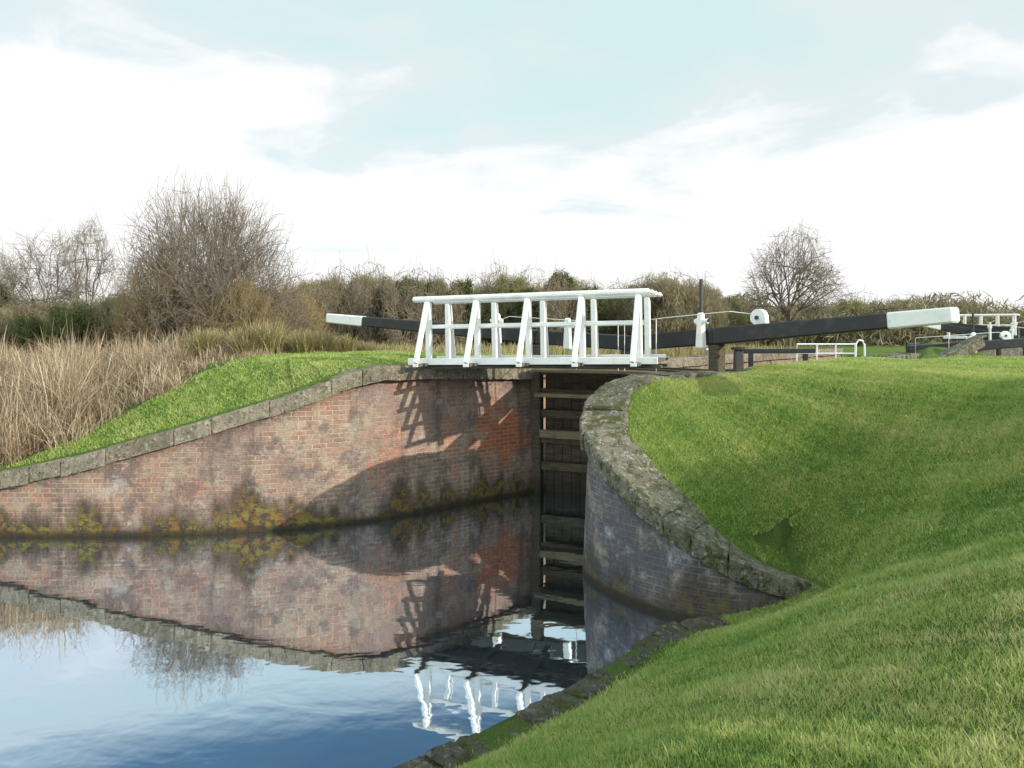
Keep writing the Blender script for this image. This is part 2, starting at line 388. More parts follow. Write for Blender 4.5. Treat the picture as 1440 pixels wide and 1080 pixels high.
def coping_mesh(name,P,Nn,mat,th,width,blen,jit,over=.03,chf=.03,gap=.008,wj=.06):
    s=np.concatenate([[0],np.cumsum(np.linalg.norm(np.diff(P[:,:2],axis=0),axis=1))])
    def at(q):
        f=lambda c:np.interp(q,s,c)
        return np.array([f(P[:,0]),f(P[:,1]),f(P[:,2])]),np.array([f(Nn[:,0]),f(Nn[:,1])])
    V=[];Q=[];A=[]; q=0.
    while q<s[-1]-.15:
        L=blen*random.uniform(.55,1.45); e=min(q+L,s[-1]); ns=max(3,int((e-q)/.09)+2)
        dz=random.uniform(-jit,jit*.6); do=random.uniform(-jit,jit)*.7; wv=width*random.uniform(1-wj,1+wj); rr=random.random(); tl=random.uniform(-jit,jit)*.8
        qs=[q+gap,q+gap+chf*.6]+list(np.linspace(q+gap+chf,e-gap-chf,ns))[1:-1]+[e-gap-chf*.6,e-gap]
        b0=len(V)
        for ii,qq in enumerate(qs):
            p,n=at(qq); endr=ii in(0,len(qs)-1); c=chf; dn=chf*.7 if endr else 0
            ins=chf*.4 if endr else 0
            prof=[(-over+ins,-th),(-over+ins,-th*.5),(-over+ins,-c-dn),(-over+c+ins,-dn*.7),(wv*.35,-dn*.6),(wv*.7,-dn*.6),(wv-c-ins,-dn*.7),(wv-ins,-c-dn),(wv-ins,-th)]
            for o,z in prof:
                j=jit*.55
                V.append((p[0]+n[0]*(o+do)+random.uniform(-j,j)*.7,p[1]+n[1]*(o+do)+random.uniform(-j,j)*.7,p[2]+z+dz+tl*(o/width-.5)+random.uniform(-j,j)*.6)); A.append(rr)
        k=9
        for ii in range(len(qs)-1):
            for j in range(k):
                a=b0+ii*k; Q.append((a+j,a+k+j,a+k+(j+1)%k,a+(j+1)%k))
        for ii in (0,len(qs)-1):
            a=b0+ii*k
            for (u,v,w,x) in ((0,1,7,8),(1,2,6,7),(2,3,5,6)): Q.append((a+u,a+v,a+w,a+x))
            Q.append((a+3,a+4,a+5,a+3))
        q=e
    me=bpy.data.meshes.new(name); fs=[tuple(dict.fromkeys(q)) for q in Q]
    me.from_pydata(V,[],fs); me.materials.append(mat)
    at_=me.attributes.new('rnd','FLOAT','POINT'); at_.data.foreach_set('value',np.array(A,dtype=np.float32)); me.update(); return me
wl=add('retaining_wall',wall_mesh('wall_brick',LW,nL,M_brickL,.24),label='weathered red brick canal wing wall with sloping stone coping',category='wall')
add('coping',coping_mesh('coping',LW,nL,M_cop,.26,.52,.80,.018,gap=.003),parent=wl,label='pale weathered stone coping blocks')
wr=add('retaining_wall',wall_mesh('wall_brick_dark',RW,nR,M_brickR,.22),label='dark curved brick lock wall topped with lichen covered stones',category='wall')
add('coping',coping_mesh('coping_rough',RW,nR,M_copR,.25,.60,.40,.028,chf=.03,gap=.002,wj=.12),parent=wr,label='rough lichen covered coping stones')
BP=catmull([(2.55,8.36,.17),(1.95,8.14,.15),(1.55,7.9,.14),(1.05,7.28,.13),(.30,6.42,.13),(-.62,5.6,.13),(-1.8,4.65,.13),(-3.1,3.6,.13)])
nB=normals(BP,1)
add('stone_edging',coping_mesh('edging',BP,nB,M_edge,.38,.33,.34,.04,over=.05,chf=.05,gap=.002,wj=.25),label='low broken mossy stone edging along the grassy canal bank',category='edging')

# ------------------------------------------------------------------ footbridge
BL=Vector((-1.72,13.72,2.76)); BR=Vector((2.25,12.3,2.83)); bd=BR-BL; Lsp=bd.length+.05
def build_bridge():
    root=add('footbridge',None,label='white painted timber footbridge with braced railings over the lock tail',category='bridge')
    Ls=Lsp; W=.86; zt=1.18
    S=[.22+k*(Ls-.42)/4 for k in range(5)]
    def rail(y,sg,sp):
        m=MB()
        m.beam((-.10,y,zt-.055),(Ls,y,zt-.055),.11,.105,bev=.035)
        m.beam((.18,y,.62),(Ls-.2,y,.62),.045,.07)
        for s in S:
            m.beam((s,y,.0),(s,y,zt-.11),.10,.105,bev=.012)
            m.beam((s-.03,y+sg*sp,-.03),(s,y+sg*.058,zt-.12),.075,.09,bev=.01)
        m.beam((Ls-.02,y,zt-.055),(Ls+.07,y,zt-.085),.10,.09,w1=.08,h1=.07,bev=.03)
        return add('railing',m.mesh('railing',M_white),parent=root)
    rail(0,-1,.48); rail(W,1,.30)
    m=MB(); n=34
    for k in range(n):
        x=-.15+k*(Ls+.3)/n
        m.beam((x+.065,-.10,-.015),(x+.065,W+.10,-.015),.12,.04,bev=.006)
    add('deck',m.mesh('deck',M_deck),parent=root)
    m=MB()
    for s in S: m.beam((s,-.54,-.065),(s,W+.36,-.065),.10,.055,bev=.006)
    for y in (.12,W-.12): m.beam((-.15,y,-.12),(Ls+.15,y,-.12),.12,.05,bev=.01)
    add('bearers',m.mesh('bearers',M_deck),parent=root)
    m=MB()
    m.beam((-.14,-.13,-.01),(Ls+.12,-.13,-.01),.035,.12,bev=.006)
    for s in S: m.beam((s,-.562,-.065),(s,-.545,-.065),.10,.055,bev=.004)
    m.beam((-.1,W+.13,.02),(Ls+.1,W+.13,.02),.03,.09,bev=.006)
    add('kerb_rail',m.mesh('kerb',M_white),parent=root)
    return root
brot=math.atan2(bd.y,bd.x)
bridge=build_bridge(); bridge.location=BL; bridge.rotation_euler=(0,-math.asin(bd.z/bd.length),brot)

# ------------------------------------------------------------------ gates
def build_gate(mir,beamL,ztm,zth,zte,label,tip,gears):
    s=-1 if mir else 1
    root=add('lock_gate',None,label=label,category='lock gate')
    Lf=2.02
    m=MB()
    m.beam((0,0,-.9),(0,0,zth-.28),.22,.22,bev=.02)
    m.beam((Lf-.1,0,-.9),(Lf-.1,0,ztm-.28),.24,.24,bev=.02)
    for z in (.55,1.1,1.62,2.05,2.5):
        m.beam((.13,0,z),(Lf-.22,0,z),.22,.17,bev=.012)
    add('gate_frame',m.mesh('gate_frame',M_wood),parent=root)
    m=MB()
    for k in range(9):
        x=.14+k*.19
        m.beam((x+.095,s*.14,-.9),(x+.095,s*.14,2.62),.184,.05,bev=.006,up=(0,1,0))
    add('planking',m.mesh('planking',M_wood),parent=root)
    for (x0,x1,y_,z,w_,h_) in ((.1,Lf-.15,-.28,2.02,.36,.07),(.05,Lf-.05,-.30,2.52,.42,.065),(.14,Lf-.2,-.18,1.22,.14,.16)):
        m=MB(); m.beam((x0,s*y_,z),(x1,s*y_,z),w_,h_,bev=.01)
        add('walkway',m.mesh('walkway',M_ledge),parent=root)
    m=MB(); xt=-(beamL-tip)
    f=lambda x:(zth+(ztm-zth)*x/Lf) if x>0 else zth+(zte-zth)*(-x)/beamL
    hh=lambda x:.29 if x>-.5 else .29-.09*(-x-.5)/(beamL-.5)
    m.beam((Lf,0,f(Lf)-.145),(.0,0,f(0)-.145),.27,.29,bev=.02)
    m.beam((.0,0,f(0)-.145),(xt,0,f(xt)-hh(xt)/2),.275,.291,w1=.23,h1=hh(xt),bev=.02)
    bb=add('balance_beam',m.mesh('balance_beam',M_black),parent=root)
    m=MB()
    m.beam((xt-.004,0,f(xt)-hh(xt)/2),(-beamL,0,f(-beamL)-hh(-beamL)/2),.24,hh(xt)+.012,w1=.23,h1=hh(-beamL)+.01,bev=.02)
    add('painted_end',m.mesh('painted_end',M_white),parent=bb)
    m=MB()
    m.tube([(xt+.25,0,f(xt)),(xt+.22,0,f(xt)+.05),(xt-.25,0,f(xt)+.07),(xt-.3,0,f(xt))],.008,6)
    add('handle',m.mesh('strap',M_iron),parent=bb)
    for px in gears:
        m=MB(); zb_=f(px)
        m.beam((px,s*-.21,zb_-.35),(px,s*-.21,zb_+.28),.16,.14,w1=.11,h1=.10,bev=.02)
        m.beam((px-.05,s*-.21,zb_+.02),(px+.10,s*-.21,zb_+.16),.10,.10,bev=.02)
        m.tube([(px-.15,s*-.21,zb_+.13),(px+.12,s*-.21,zb_+.13)],.045,10)
        add('paddle_gear',m.mesh('paddle_gear',M_white,False),parent=root)
    if mir:
        m=MB(); m.beam((.18,s*-.20,zth-.3),(.18,s*-.20,zth+.86),.05,.055,bev=.006)
        m.tube([(-.02,s*-.20,zth+.13),(.038,s*-.20,zth+.13)],.03,8)
        add('rack_bar',m.mesh('rack_bar',M_iron),parent=root)
        m=MB()
        cx=-.86; cz=f(cx)+.11; r=.145
        prof=[(cx+r*math.cos(a),cz+r*math.sin(a)) for a in np.linspace(-.4,math.pi*1.0,12)]+[(cx-.16,f(cx)-.04),(cx+.02,f(cx)-.05)]
        m.sweep([[(x,-.05,z) for x,z in prof],[(x,.05,z) for x,z in prof]])
        add('gear_cover',m.mesh('gear_cover',M_white),parent=root)
        m=MB(); m.tube([(cx+.01,-.075,cz),(cx+.01,.075,cz)],.035,10); add('hub',m.mesh('hub',M_iron),parent=root)
    m=MB()
    zz=lambda x:f(x)+.24
    m.tube([(Lf-.05,s*-.45,2.55),(Lf-.05,s*-.45,zz(Lf)),(.6,s*-.45,zz(.6)),(-.5,s*-.30,zz(-.5)),(-.75,s*-.05,f(-.75)+.18),(-.78,0,f(-.78)-.02)],.008,6)
    m.tube([(1.0,s*-.45,2.55),(1.0,s*-.45,zz(1.))],.009,6)
    add('handrail',m.mesh('handrail',M_white),parent=root)
    return root
gL=build_gate(False,5.25,3.22,3.34,3.73,'closed black timber lock gate with long white tipped balance beam',1.0,(.74,-.81))
gL.location=(LH[0],LH[1],0); gL.rotation_euler=(0,0,math.atan2(-.39,.92))
gR=build_gate(True,3.9,3.22,3.36,3.61,'closed timber lock gate with white paddle gear and tipped beam',.88,(.18,))
gR.location=(RH[0],RH[1],0); gR.rotation_euler=(0,0,math.atan2(.799,-.602))
for g_ in (gL,gR): g_['group']='pair of lower lock gates'
m=MB(); m.beam((0,0,-.3),(0,0,.32),.17,.16,w1=.14,h1=.13,bev=.02); m.beam((0,0,.32),(0,0,.37),.20,.19,bev=.01)
def onbeam(H,d,t): return (H[0]+d[0]*t,H[1]+d[1]*t)
p=onbeam(RH,(.602,-.799),.45); add('beam_rest',m.mesh('beam_rest',M_iron),label='short dark pillar on the grass below the balance beam',category='post',loc=(p[0],p[1],2.66))
m=MB()
for k in (0,.22): m.tube([(k,0,-.1),(k,0,.48)],.02,8)
m.tube([(-.05,0,.46),(.27,0,.46)],.018,8)
add('mooring_hoop',m.mesh('hoop',M_white),label='small white metal hoop on the lockside',category='post',loc=(RH[0]+.15,RH[1]+1.1,2.5))

# next lock up the flight
NG='next lock of the flight'
copy_thing(bridge,(21.2,36.5,3.10),brot-.12,(.70,.8,.95),'distant white painted footbridge over the next lock')
copy_thing(gR,(15.9,25.6,-.75),math.pi-.12,(1.1,1.2,1.12),'distant black lock gate with white tipped balance beam',NG)
copy_thing(gL,(17.6,27.0,-.55),-.25,(.45,1.2,1.15),'distant black lock gate with white tipped balance beam',NG)
copy_thing(gL,(22.0,31.5,-.20),gL.rotation_euler[2],(.9,1.2,1.1),'distant black lock gate with white tipped balance beam',NG)
m=MB()
m.beam((-2.2,0,0),(5.2,0,.05),.5,.9,bev=.05); m.beam((-2.2,0,.50),(5.2,0,.55),.7,.10,bev=.03)
add('lock_wall',m.mesh('far_wall',M_brickR),label='dark brick wall of the next lock',category='wall',loc=(17.2,28.2,2.38),rotz=.12)
m=MB(); m.beam((-1.25,0,0),(1.1,0,.02),.2,.15,bev=.02); m.beam((-.9,0,-.6),(-.9,0,-.08),.14,.14); m.beam((.8,0,-.6),(.8,0,-.08),.14,.14)
add('timber_beam',m.mesh('tb',M_black),label='low black timber beam on short posts beside the pound',category='beam',loc=(8.6,24.,2.70),rotz=-.1)
m=MB()
m.tube([(-1.0,0,-.8),(-.98,0,0),(1.0,0,.0),(1.02,0,-.8)],.03,8)
for x in (-.3,.35): m.tube([(x,0,-.8),(x,0,0)],.022,8)
m.tube([(-.98,0,-.32),(1.0,0,-.32)],.02,8)
m.tube([(1.1,.2,-.8),(1.12,.2,.0),(1.22,.2,.14),(1.36,.2,.12),(1.42,.2,-.02),(1.44,.2,-.8)],.035,8)
add('guard_rail',m.mesh('gr',M_white),label='small white tubular guard rail beside the pound',category='railing',loc=(11.0,26.2,2.9),rotz=-.05)
m=MB(); m.beam((-.9,0,-.5),(.9,0,.35),.4,.35,bev=.05); m.beam((-.95,0,-.31),(.95,0,.55),.5,.07,bev=.02)
add('ramp_wall',m.mesh('ramp',M_copR),label='low stone wall climbing the slope to the next lock',category='wall',loc=(14.6,24.6,2.66),rotz=.1)

# ------------------------------------------------------------------ grass
def rnoise(x,y): 
    return (np.sin(x*1.7+y*.9)+np.sin(x*.8-y*2.3+2)+np.sin(x*3.9+y*3.1+1)+np.sin(x*6.3-y*5.2))/4
NB=900000
u=rng.random(NB); e_=.75
r=(2.0**e_+u*(21**e_-2.0**e_))**(1/e_)
az=rng.uniform(-.70,.72,NB); gx=r*np.sin(az); gy=r*np.cos(az)
n2_=230000; gx=np.concatenate([gx,rng.uniform(1.4,7.5,n2_)]); gy=np.concatenate([gy,rng.uniform(7.6,13.5,n2_)]); r=np.hypot(gx,gy); NB=len(gx)
gz,ins,dL,dR,dB,onL=ground(gx,gy)
inreed=lambda x,y:(x<-8.3+(y-12.7)*.8)
ragged=.06*rnoise(gx*4,gy*4)+.05*rng.random(NB)
keep=(~ins)&(dL>.5)&((dR>.57+ragged))&(dB>.22)&~(onL&inreed(gx,gy))
k2=(~ins)&(dR>.02)&(dR<.75)&(gy<9.3)&(gy<YW(gx)-.02)&(dB>.2)
keep|=k2
keep&=~((dB<.38+.1*rnoise(gx*3,gy*3))&(rng.random(NB)<.8)&(gx<2.2)&(gy<8.6))
gx,gy,gz,r=gx[keep],gy[keep],gz[keep],r[keep]; n=len(gx)
hn=rnoise(gx*1.3,gy*1.3); h2=rnoise(gx*5,gy*5); h3=rnoise(gx*11+1,gy*11)
ht=(.014+.011*rng.random(n)+.005*hn+.006*h2+.008*h3)*(1+.045*r); ht=np.maximum(ht,.008)
tall=rng.random(n)<.02; ht=np.where(tall,ht*1.8,ht)
w=.0011+.0008*r
a=rng.uniform(0,2*math.pi,n); la=rng.uniform(0,2*math.pi,n)+0.0; ln=ht*rng.uniform(.2,1.5,n)
V=np.zeros((n,3,3))
V[:,0]=np.stack([gx-np.cos(a)*w,gy-np.sin(a)*w,gz-.01],1)
V[:,1]=np.stack([gx+np.cos(a)*w,gy+np.sin(a)*w,gz-.01],1)
V[:,2]=np.stack([gx+np.cos(la)*ln,gy+np.sin(la)*ln,gz+ht],1)
sun_patch=np.exp(-((gx-2.6)**2+(gy-4.0)**2)/1.8)*(.6+.5*rnoise(gx*2.5,gy*2.5))  # sunlit patch of the near bank, put into the blade colour
rn=np.clip(rng.normal(.46,.24,n)+.14*hn+.16*h2+.12*h3+.4*sun_patch,0,1)
me=fast_mesh('grass',V.reshape(-1,3),np.arange(3*n).reshape(-1,3),M_grass,attr=np.repeat(rn,3))
add('grass',me,kind='stuff',label='short damp green grass covering the canal banks',category='grass')

def blades(px,py,pz,H,w,lean,droop=.3):
    n=len(px); a=rng.uniform(0,2*math.pi,n); la=rng.uniform(0,2*math.pi,n)
    V=np.zeros((n,7,3)); dx,dy=np.cos(a)*w/2,np.sin(a)*w/2; lx,ly=np.cos(la)*lean*H,np.sin(la)*lean*H
    for k,(t,ww) in enumerate(((0,1),(.45,.9),(.8,.7))):
        o=t**1.4; zz=pz+H*(t-droop*lean*t*t)
        V[:,2*k]=np.stack([px+lx*o-dx*ww,py+ly*o-dy*ww,zz],1); V[:,2*k+1]=np.stack([px+lx*o+dx*ww,py+ly*o+dy*ww,zz],1)
    V[:,6]=np.stack([px+lx,py+ly,pz+H*(1-droop*lean)],1)
    b=(np.arange(n)*7)[:,None]
    T=np.array([(0,1,3),(0,3,2),(2,3,5),(2,5,4),(4,5,6)])
    Fc=(b[:,:,None]+T[None]).reshape(-1,3)
    return V.reshape(-1,3),Fc
nc=600; cx_=rng.uniform(-17,-4.5,nc); cy_=12.4+rng.random(nc)**1.2*9
gz,ins,dL,dR,dB,onL=ground(cx_,cy_)
k=(~ins)&(dL>.80)&inreed(cx_+.5*rnoise(cx_*2,cy_*2)+.1,cy_); cx_,cy_,cz_=cx_[k],cy_[k],gz[k]; nc=len(cx_)
edge=np.clip((-8.2+(cy_-12.7)*.8-cx_)/1.7,0,1)
ch=np.clip(3.20+.36*rng.normal(size=nc)*.8-cz_,.4,2.05)*(.42+.58*edge)
cr=rng.uniform(.2,.6,nc)
per=210; idx=np.repeat(np.arange(nc),per); n=len(idx)
a=rng.uniform(0,6.283,n); q=np.sqrt(rng.random(n)); px=cx_[idx]+np.cos(a)*q*cr[idx]; py=cy_[idx]+np.sin(a)*q*cr[idx]
gz,ins,dL,dR,dB,onL=ground(px,py); k=(~ins)&(dL>.58); px,py,gz,idx,q=px[k],py[k],gz[k],idx[k],q[k]; n=len(px)
H=ch[idx]*(1-.6*q**2)*rng.uniform(.35,1.05,n)
V,Fc=blades(px,py,gz-.02,H,rng.uniform(.006,.018,n),rng.uniform(.05,1.3,n)**1.2,.42)
cc=rng.normal(0,.2,nc)[idx]
add('reed_bed',fast_mesh('reeds',V,Fc,M_reed,attr=np.repeat(np.clip(rng.normal(.47,.25,n)+cc,0,1),7)),kind='stuff',label='dense tangled bed of dry straw coloured reeds on the bank',category='reeds')
n=30000; px=rng.uniform(-9,30,n); py=rng.uniform(18.5,33,n)
gz,ins,dL,dR,dB,onL=ground(px,py); k=(~ins)&(px<.62*py+1)&((px/py<.12)|(py>27))&~((px>11)&(py<32)); px,py,gz=px[k],py[k],gz[k]; n=len(px)
V,Fc=blades(px,py,gz-.02,rng.uniform(.3,.8,n),rng.uniform(.02,.04,n),rng.uniform(.1,.7,n),.5)
add('rough_grass',fast_mesh('rough',V,Fc,M_tuss,attr=np.repeat(rng.random(n),7)),kind='stuff',label='rough dry grass behind the lockside',category='grass')
n=700; a=rng.uniform(0,6.28,n); rr=rng.random(n)*.28
V,Fc=blades(rr*np.cos(a),rr*np.sin(a),np.zeros(n)-.03,rng.uniform(.5,.95,n),rng.uniform(.012,.022,n),rng.uniform(.15,.75,n),.6)
tme=fast_mesh('tussock',V,Fc,M_tuss,attr=np.repeat(rng.random(n),7))
for j,(uu,yy,sc) in enumerate([(285,17,1.),(318,18,1.1),(345,16.9,.9),(372,17.2,1.2),(398,18.2,.9),(428,17.4,.85),(455,17.6,.8),(485,18,.75),(515,18.4,.7),(545,18.6,.6),(330,19.5,1.1),(410,19.6,1.1),(470,20,1.0)]):
    x=(uu-720)/F*yy; z=float(ground(np.array([x]),np.array([yy]))[0][0])
    add('sedge_tussock',tme,label='dry yellowish sedge tussock on the grassy bank',category='grass tussock',group='sedge tussocks on the bank',loc=(x,yy,z),rotz=j*1.3,scale=(sc,sc,sc))

# ------------------------------------------------------------------ trees
def prisms(S,sides=3):
    S=np.array(S); p0=S[:,0:3];p1=S[:,3:6];r0=S[:,6];r1=S[:,7]; d=p1-p0; d/=np.linalg.norm(d,axis=1)[:,None]+1e-9
    up=np.where(np.abs(d[:,2:3])<.9,[[0,0,1.]],[[1.,0,0]]); a=np.cross(d,up); a/=np.linalg.norm(a,axis=1)[:,None]+1e-9; b=np.cross(d,a)
    n=len(S); V=np.zeros((n,2*sides,3))
    for k in range(sides):
        c,s_=math.cos(2*math.pi*k/sides),math.sin(2*math.pi*k/sides)
        V[:,k]=p0+(a*c+b*s_)*r0[:,None]; V[:,sides+k]=p1+(a*c+b*s_)*r1[:,None]
    T=np.array([(k,(k+1)%sides,sides+(k+1)%sides,sides+k) for k in range(sides)])
    return V.reshape(-1,3),((np.arange(n)*2*sides)[:,None,None]+T[None]).reshape(-1,4)
def dome_tree(name,seed,H,Rw,trunkh,zc,counts,jits,radii,mats,label,cat,zmin=-.1,rough=.10,straight=.06,mxf=.17,outer=(.80,1.08)):
    """bare tree: limbs, branches, twigs and twiglets reaching out to an uneven domed crown surface"""
    R=np.random.default_rng(seed); C=np.array([0,0,zc]); RR=np.array([Rw,Rw,H-zc])
    lump=lambda d:1+rough*(math.sin(d[0]*4+seed)+math.sin(d[1]*5+2)+math.sin(d[2]*6+d[0]*3))*.5
    base=np.array([0,0,trunkh]); big=[];small=[]
    if trunkh>0:
        big+=[(0,0,-.2,.03,0,trunkh*.5,radii[0]*1.9,radii[0]*1.55),(.03,0,trunkh*.5,0,0,trunkh+.15,radii[0]*1.55,radii[0]*1.3)]
    def curve(out,p,q,r0,r1,n):
        prev=p; L=np.linalg.norm(q-p); off=R.normal(size=3)*L*straight; pts=[p]
        for i in range(1,n+1):
            t=i/n; c=p+(q-p)*t+off*math.sin(math.pi*t)+R.normal(size=3)*L*straight*.25*(i<n)
            out.append((*prev,*c,r0+(r1-r0)*(i-1)/n,r0+(r1-r0)*t)); prev=c; pts.append(c)
        return pts
    fr=(.50,.76,.90,1.0)
    for i in range(counts[0]):
        ct=zmin+(1-zmin)*((i+.5)/counts[0]); a=i*2.39996+R.normal()*.15; st=math.sqrt(max(0,1-ct*ct))
        d=np.array([math.cos(a)*st,math.sin(a)*st,ct]); own=R.uniform(.86,1.06)
        q=C+RR*d*fr[0]*R.uniform(.8,1.15)*lump(d); st_=base*R.uniform(.75,1.08) if trunkh>0 else np.array([math.cos(a)*.2,math.sin(a)*.2,-.05])
        P1=curve(big,st_,q,radii[0],radii[1],4)
        for j in range(counts[1]):
            p=P1[2+int(R.integers(0,3))] if j else P1[-1]
            d2=d+R.normal(size=3)*jits[0]; d2/=np.linalg.norm(d2); d2[2]=max(d2[2],zmin-.1)
            q2=C+RR*d2*fr[1]*R.uniform(.8,1.12)*lump(d2)*own
            P2=curve(big,p,q2,radii[1]*.9,radii[2],3)
            for k in range(counts[2]):
                p=P2[1+int(R.integers(0,3))]
                d3=d2+R.normal(size=3)*jits[1]; d3/=np.linalg.norm(d3); d3[2]=max(d3[2],zmin-.15)
                q3=C+RR*d3*fr[2]*R.uniform(.82,1.10)*lump(d3)*own
                P3=curve(small,p,q3,radii[2]*.85,radii[3],3)
                for l in range(counts[3]):
                    p=P3[1+int(R.integers(0,3))]
                    d4=d3+R.normal(size=3)*jits[2]; d4/=np.linalg.norm(d4)
                    q4=C+RR*d4*fr[3]*R.uniform(*outer)*lump(d4)*own
                    v=q4-p; L=np.linalg.norm(v); mx=H*mxf
                    if L>mx: q4=p+v/L*mx
                    curve(small,p,q4,radii[3],radii[3]*.6,2)
    V,Q=prisms(big,4); t=fast_mesh(name+'_trunk',V,Q,mats[0],smooth=True)
    V,Q=prisms(small,3); c=fast_mesh(name+'_crown',V,Q,mats[1])
    root=add(name,None,label=label,category=cat)
    add('trunk',t,parent=root); add('crown',c,parent=root)
    return root,Rw
def leafcloud(name,seed,H,R0,nclump,per,size,mat,label,cat,base=.1,asp=.5,upb=0.):
    R=np.random.default_rng(seed); C=[]
    for _ in range(nclump):
        t=R.random()**.8; a=R.uniform(0,6.283); prof=math.sqrt(max(.05,1-(1.75*t-.8)**2))
        rr=R0*prof*math.sqrt(R.random())
        C.append((rr*math.cos(a),rr*math.sin(a),H*(base+(1-base)*t)*.93,R0*R.uniform(.16,.34)))
    C=np.array(C); idx=np.repeat(np.arange(nclump),per); n=len(idx)
    d=R.normal(size=(n,3)); d/=np.linalg.norm(d,axis=1)[:,None]; rad=C[idx,3]*R.random(n)**.45
    P=C[idx,:3]+d*rad[:,None]*[1,1,.8]
    a=R.normal(size=(n,3))+[0,0,upb]; a/=np.linalg.norm(a,axis=1)[:,None]; b=np.cross(a,R.normal(size=(n,3))); b/=np.linalg.norm(b,axis=1)[:,None]+1e-9
    s=size*R.uniform(.5,1.2,n)[:,None]
    V=np.stack([P-a*s,P+b*s*asp,P+a*s,P-b*s*asp],1).reshape(-1,3); Fq=np.arange(4*n).reshape(-1,4)
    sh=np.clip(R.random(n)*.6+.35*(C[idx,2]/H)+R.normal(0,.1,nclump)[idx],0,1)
    root=add(name,None,label=label,category=cat)
    add('crown',fast_mesh(name+'_leaves',V,Fq,mat,attr=np.repeat(sh,4)),parent=root)
    S=[(0,0,-.2,.05,.02,H*.5,H*.03,H*.018)]
    for c in C[::3]: 
        z0=H*R.uniform(.1,.45); S.append((.02,0,z0,c[0],c[1],c[2],H*.012,.006))
    Vt,Q=prisms(S,5); add('trunk',fast_mesh(name+'_trunk',Vt,Q,M_bark),parent=root)
    return root
used={}
def put(o,u_,y,ztop,baseH,rz=0,wid=1.,label=None,group=None):
    x=(u_-720)/F*y; z=float(ground(np.array([x]),np.array([float(y)]))[0][0]); Hs=(ztop-z)/baseH
    key=o.name
    if key not in used:
        used[key]=1; t=o; t.location=(x,y,z-.05); t.rotation_euler=(0,0,rz); t.scale=(Hs*wid,Hs*wid,Hs)
        if label: t['label']=label
        if group: t['group']=group
    else: t=copy_thing(o,(x,y,z-.05),rz,(Hs*wid,Hs*wid,Hs),label,group)
    return t
def zt(v,y): return EYE+(470-v)/F*y

T_big,wb=dome_tree('willow_tree',3,6,3.0,0,.9,(22,8,6,5),(.34,.22,.13),(.045,.02,.011,.0065),(M_twigG,M_twigG),'large bare domed willow with fans of grey twigs','tree',zmin=-.05,rough=.10,straight=.04,mxf=.19,outer=(.86,1.12))
T_och,wo=dome_tree('willow_shrub',9,4,2.2,0,.6,(15,7,6,4),(.40,.28,.2),(.028,.014,.009,.006),(M_twigO,M_twigO),'bare ochre brown willow shrub behind the reeds','shrub',zmin=-.05,rough=.2,straight=.06,mxf=.22,outer=(.82,1.15))
T_sl,ws=dome_tree('ash_tree',5,6,2.6,1.1,2.5,(10,5,5,4),(.38,.26,.2),(.06,.026,.012,.008),(M_bark,M_twigG),'slender bare tree with open branches','tree',zmin=-.2,rough=.2,straight=.06)
T_rd,wr_=dome_tree('oak_tree',12,6.6,3.4,1.9,2.6,(12,6,5,4),(.34,.24,.16),(.085,.036,.016,.009),(M_bark,M_twigG),'bare rounded open tree standing alone beyond the lock','tree',zmin=.0,rough=.16,straight=.06,mxf=.15,outer=(.82,1.12))
T_br,wbr=dome_tree('hawthorn_tree',15,4,2.6,.4,1.1,(10,5,5,4),(.5,.34,.25),(.045,.022,.013,.010),(M_twigB,M_twigB),'bare brown hedgerow tree','tree',zmin=-.25,rough=.28,straight=.08,outer=(.78,1.15))
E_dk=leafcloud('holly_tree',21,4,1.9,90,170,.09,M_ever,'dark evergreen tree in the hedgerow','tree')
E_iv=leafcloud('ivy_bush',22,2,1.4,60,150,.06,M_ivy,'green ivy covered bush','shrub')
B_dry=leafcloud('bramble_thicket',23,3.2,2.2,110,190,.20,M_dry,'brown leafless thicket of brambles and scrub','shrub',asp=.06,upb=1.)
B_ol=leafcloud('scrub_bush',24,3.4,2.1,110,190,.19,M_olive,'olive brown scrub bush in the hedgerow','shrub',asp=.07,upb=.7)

def pw(halfpx,y,base_w,ztop,base_z,baseH): return (halfpx/F*y)/(base_w*(ztop-base_z)/baseH)
def putw(o,bw,bh,u_,y,vtop,halfpx,rz=0,**k):
    zz=zt(vtop,y); x=(u_-720)/F*y; z=float(ground(np.array([x]),np.array([float(y)]))[0][0])
    return put(o,u_,y,zz,bh,rz,pw(halfpx,y,bw,zz,z,bh),**k)
putw(T_big,wb,6,298,24,260,132,.4)
putw(T_och,wo,4,218,23,335,66,0)
putw(T_och,wo,4,340,22.5,378,78,1.9,label='bare ochre brown willow shrub beneath a taller willow')
putw(T_och,wo,4,410,26,388,62,2.9)
putw(T_sl,ws,6,58,30,318,62,0); putw(T_sl,ws,6,125,32,300,56,2.1); putw(T_sl,ws,6,12,34,346,52,4); putw(T_sl,ws,6,-40,34,350,60,1)
put(E_dk,-25,30,zt(385,30),4,0,.7,'dark evergreen tree behind the reeds')
put(E_iv,100,26,zt(424,26),2,0,.6); put(E_iv,40,26,zt(438,26),2,1,.5)
